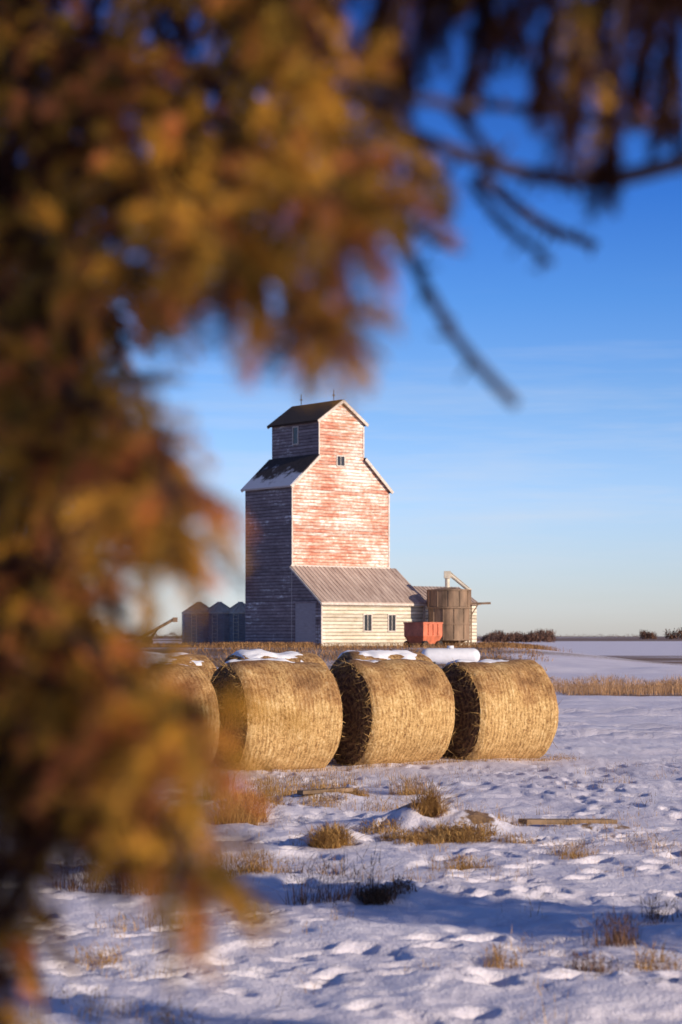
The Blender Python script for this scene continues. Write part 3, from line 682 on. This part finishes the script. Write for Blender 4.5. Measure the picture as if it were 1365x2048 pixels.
def bare(pts,r0,r1=.0015,knots=10,n=20):
    c=polyl(pts,n); rr=list(np.linspace(r0,r1,n)*(1+.25*rng.random(n))); BR.tube([tuple(p) for p in c],rr,7)
    for k in range(knots):
        i=rng.integers(1,n-1); p=c[i]; d=rng.normal(0,1,3); d[2]-=.3; d/=np.linalg.norm(d); BR.tube([tuple(p),tuple(p+d*rng.uniform(.008,.03))],[r0*.5,r0*.25],5)
bare([(2.9,.9,3.0),(1.6,1.7,2.8)]+bp([(1700,230),(1365,325),(1180,362),(1000,335),(880,290),(740,240)],2.2,2.1),.010,.006,24,34)
bare(bp([(1000,335),(900,215),(820,200),(700,170)],2.1,2.0),.006,.003)
bare(bp([(1365,250),(1200,240),(1020,215),(900,210)],2.3,2.1),.006,.004)
bare(bp([(960,350),(1040,420),(1110,460),(1190,490)],2.3,2.4),.007,.005,14)
bare(bp([(940,360),(1000,440),(1060,490),(1100,525)],2.2,2.1),.005,.004,12)
bare(bp([(780,420),(810,490),(860,590),(930,700),(1030,808)],2.2,2.0),.006,.005,18)
bare(bp([(810,440),(850,470),(910,500)],2.1,2.1),.004,.003,8)
bare(bp([(450,620),(520,660),(590,712)],2.2,2.2),.003,.002,5)
bare(bp([(650,480),(670,560),(690,640)],2.1,2.1),.003,.002,5)
top=[(700,-120),(900,-60),(1100,-60),(1300,-40),(1600,-60)]
bough([(3.0,.9,3.3),(1.2,1.6,2.9)]+bp(top[::-1],2.2,2.2),den=40,r0=.012,w=shade_mix,start=.35)
for px,y1,dd in ((745,150,2.2),(790,190,2.1),(835,120,2.2),(960,130,2.2),(1090,170,2.1),(1140,240,2.0),(1225,320,2.1),(1340,230,2.2),(1190,90,2.3),(1285,150,2.3),(1030,50,2.3)):
    bough(bp([(px+20,-90),(px+10,y1*.3-40),(px,y1*.7-30),(px-8,y1-40)],dd,dd),r0=.004,den=130,slen=(.05,.08),droop=1.5,spread=.38,w=shade_mix)
bough(bp([(735,240),(790,270),(840,310),(860,360)],2.0,1.9),r0=.004,den=90,slen=(.04,.07),spread=.5,w=(.6,.25,.05,.1))
bough(bp([(1220,200),(1170,110),(1150,60)],1.9,1.9),r0=.003,den=40,slen=(.04,.07),w=(.2,.6,.1,.1))

def in_view(P): 
    return (P[:,1]>.2)&(np.abs(P[:,0])<.21*P[:,1]+.15)&(P[:,2]<CAMZ+.38*P[:,1]+.15)
def crown(tx,ty,H,zb,R,nl,sh,nn,nl_,nw,V_,C_,M_,w=(.4,.25,.15,.2),guard=True,power=.8):
    M_.tube([(tx,ty,-.1),(tx+.03,ty,H*.35),(tx,ty+.02,H*.7),(tx,ty,H)],[.16*H/6,.12*H/6,.06*H/6,.012],12,0)
    for i in range(nl):
        f=(i+random.random())/nl; z=zb+(H-zb)*f; r=R*(1-f)**power*random.uniform(.75,1.1)+.15; a=i*2.4+random.uniform(-.3,.3)
        tip=np.array([tx+r*math.cos(a),ty+r*math.sin(a),z-.22*r]); mid=np.array([tx+r*.5*math.cos(a),ty+r*.5*math.sin(a),z+.03*r])
        c=polyl([(tx,ty,z),mid,tip],8)
        if guard and in_view(c).any(): continue
        M_.tube([tuple(p) for p in c],list(np.linspace(.02*r+.004,.004,8)),5,0)
        n=int(sh*(r+.2)); t=rng.uniform(.12,1,n)*6.99; k=t.astype(int); ff=(t-k)[:,None]; P=c[k]*(1-ff)+c[k+1]*ff
        lat=np.array([-math.sin(a),math.cos(a),0]); sgn=rng.choice([-1,1],n)[:,None]
        D_=lat*sgn*.8+np.array([math.cos(a),math.sin(a),0])*.7+np.array([0,0,-.35])+rng.normal(0,.25,(n,3)); D_/=np.linalg.norm(D_,axis=1)[:,None]
        ln=rng.uniform(.10,.28,n)*(1.1-.4*t/7)*(R/1.4)
        if guard:
            kp=~in_view(P+D_*ln[:,None]); P,D_,ln=P[kp],D_[kp],ln[kp]
        if len(P)==0: continue
        V,C=shoots(P,D_,ln,nn,nl_,nw,scol(len(P),w)*.4); V_.append(V);C_.append(C)
crown(tr[0],tr[1],7.0,.5,1.5,80,28,34,.03,.007,FV,FC,BR)
tri_object('spruce_tree',np.concatenate(FV),np.concatenate(FC),[M_needle,M_bark],BR)
FV=[];FC=[];BR=MB()
crown(3.4,.6,6.5,2.9,1.9,70,26,34,.03,.008,FV,FC,BR)
tri_object('spruce_tree',np.concatenate(FV),np.concatenate(FC),[M_needle,M_bark],BR)
FV=[];FC=[];BR=MB()
crown(11.9,5.7,5.5,.2,1.9,130,32,40,.05,.024,FV,FC,BR,guard=False,power=.85)
tri_object('spruce_tree',np.concatenate(FV),np.concatenate(FC),[M_needle,M_bark],BR)
FV=[];FC=[];BR=MB()
crown(9.3,2.1,4.4,.3,1.3,90,28,34,.045,.018,FV,FC,BR,guard=False,power=.9)
tri_object('spruce_tree',np.concatenate(FV),np.concatenate(FC),[M_needle,M_bark],BR)

# ------------------------------------------------------------------ light
el=math.radians(16); az=(.8,-.6)
sd=Vector((az[0]*math.cos(el),az[1]*math.cos(el),math.sin(el)))
sl=bpy.data.lights.new('sun','SUN'); sl.energy=5; sl.angle=math.radians(.5); sl.color=(1.0,.84,.64)
so=link(bpy.data.objects.new('sun',sl)); so.rotation_euler=sd.to_track_quat('Z','Y').to_euler(); so.location=(20,-15,20)
w=bpy.data.worlds.new('World'); scene.world=w; w.use_nodes=True; nt=w.node_tree; bg=nt.nodes['Background']
sk=N(nt,'ShaderNodeTexSky'); sk.sky_type='NISHITA'; sk.sun_disc=False; sk.sun_elevation=el; sk.sun_rotation=math.atan2(az[0],az[1])
sk.air_density=1.0; sk.dust_density=.3; sk.ozone_density=2.5
tc=N(nt,'ShaderNodeTexCoord'); sp=N(nt,'ShaderNodeSeparateXYZ'); nt.links.new(tc.outputs['Generated'],sp.inputs[0])
h_=lambda *c: tuple(v/2.5 for v in c)
gain=ramp(nt,sp.outputs[2],[(0,h_(1.22,1.30,1.95)),(.068,h_(1.12,1.28,2.0)),(.118,h_(.82,1.08,1.72)),(.167,h_(.48,.88,1.66)),(.215,h_(.26,.66,1.55)),(.31,h_(.13,.36,1.0)),(.5,h_(.60,.56,.85)),(.8,h_(.80,.74,1.0))])
sc=N(nt,'ShaderNodeVectorMath',operation='SCALE'); nt.links.new(gain,sc.inputs[0]); sc.inputs['Scale'].default_value=2.5
mp=N(nt,'ShaderNodeMapping'); mp.inputs['Scale'].default_value=(2.2,2.2,26); mp.inputs['Rotation'].default_value=(0,.05,0); nt.links.new(tc.outputs['Generated'],mp.inputs[0])
cn=noise(nt,mp.outputs[0],2.2,5,.6); cm=ramp(nt,cn,[(.48,(0,0,0)),(.72,(1,1,1))])
col=mixc(nt,1.0,sk.outputs[0],sc.outputs[0],'MULTIPLY')
band=ramp(nt,sp.outputs[2],[(.0,(.2,)*3),(.07,(1,)*3),(.12,(.5,)*3),(.18,(0,)*3)])
cf=math_(nt,'MULTIPLY',math_(nt,'MULTIPLY',cm,band),.42)
col=mixc(nt,cf,col,(7.0,7.4,8.2)); nt.links.new(col,bg.inputs[0]); bg.inputs[1].default_value=.10
# ------------------------------------------------------------------ camera
cd=bpy.data.cameras.new('camera'); cam=link(bpy.data.objects.new('camera',cd)); cam.location=(0,0,CAMZ); cam.rotation_euler=(math.radians(90),0,0)
cd.sensor_fit='VERTICAL'; cd.sensor_height=36; cd.sensor_width=24; cd.lens=70; cd.shift_y=248/2048; cd.clip_end=20000; cd.clip_start=.05
cd.dof.use_dof=True; cd.dof.focus_distance=34; cd.dof.aperture_fstop=3.0
scene.camera=cam
scene.view_settings.view_transform='Standard'; scene.view_settings.look='None'; scene.view_settings.exposure=0
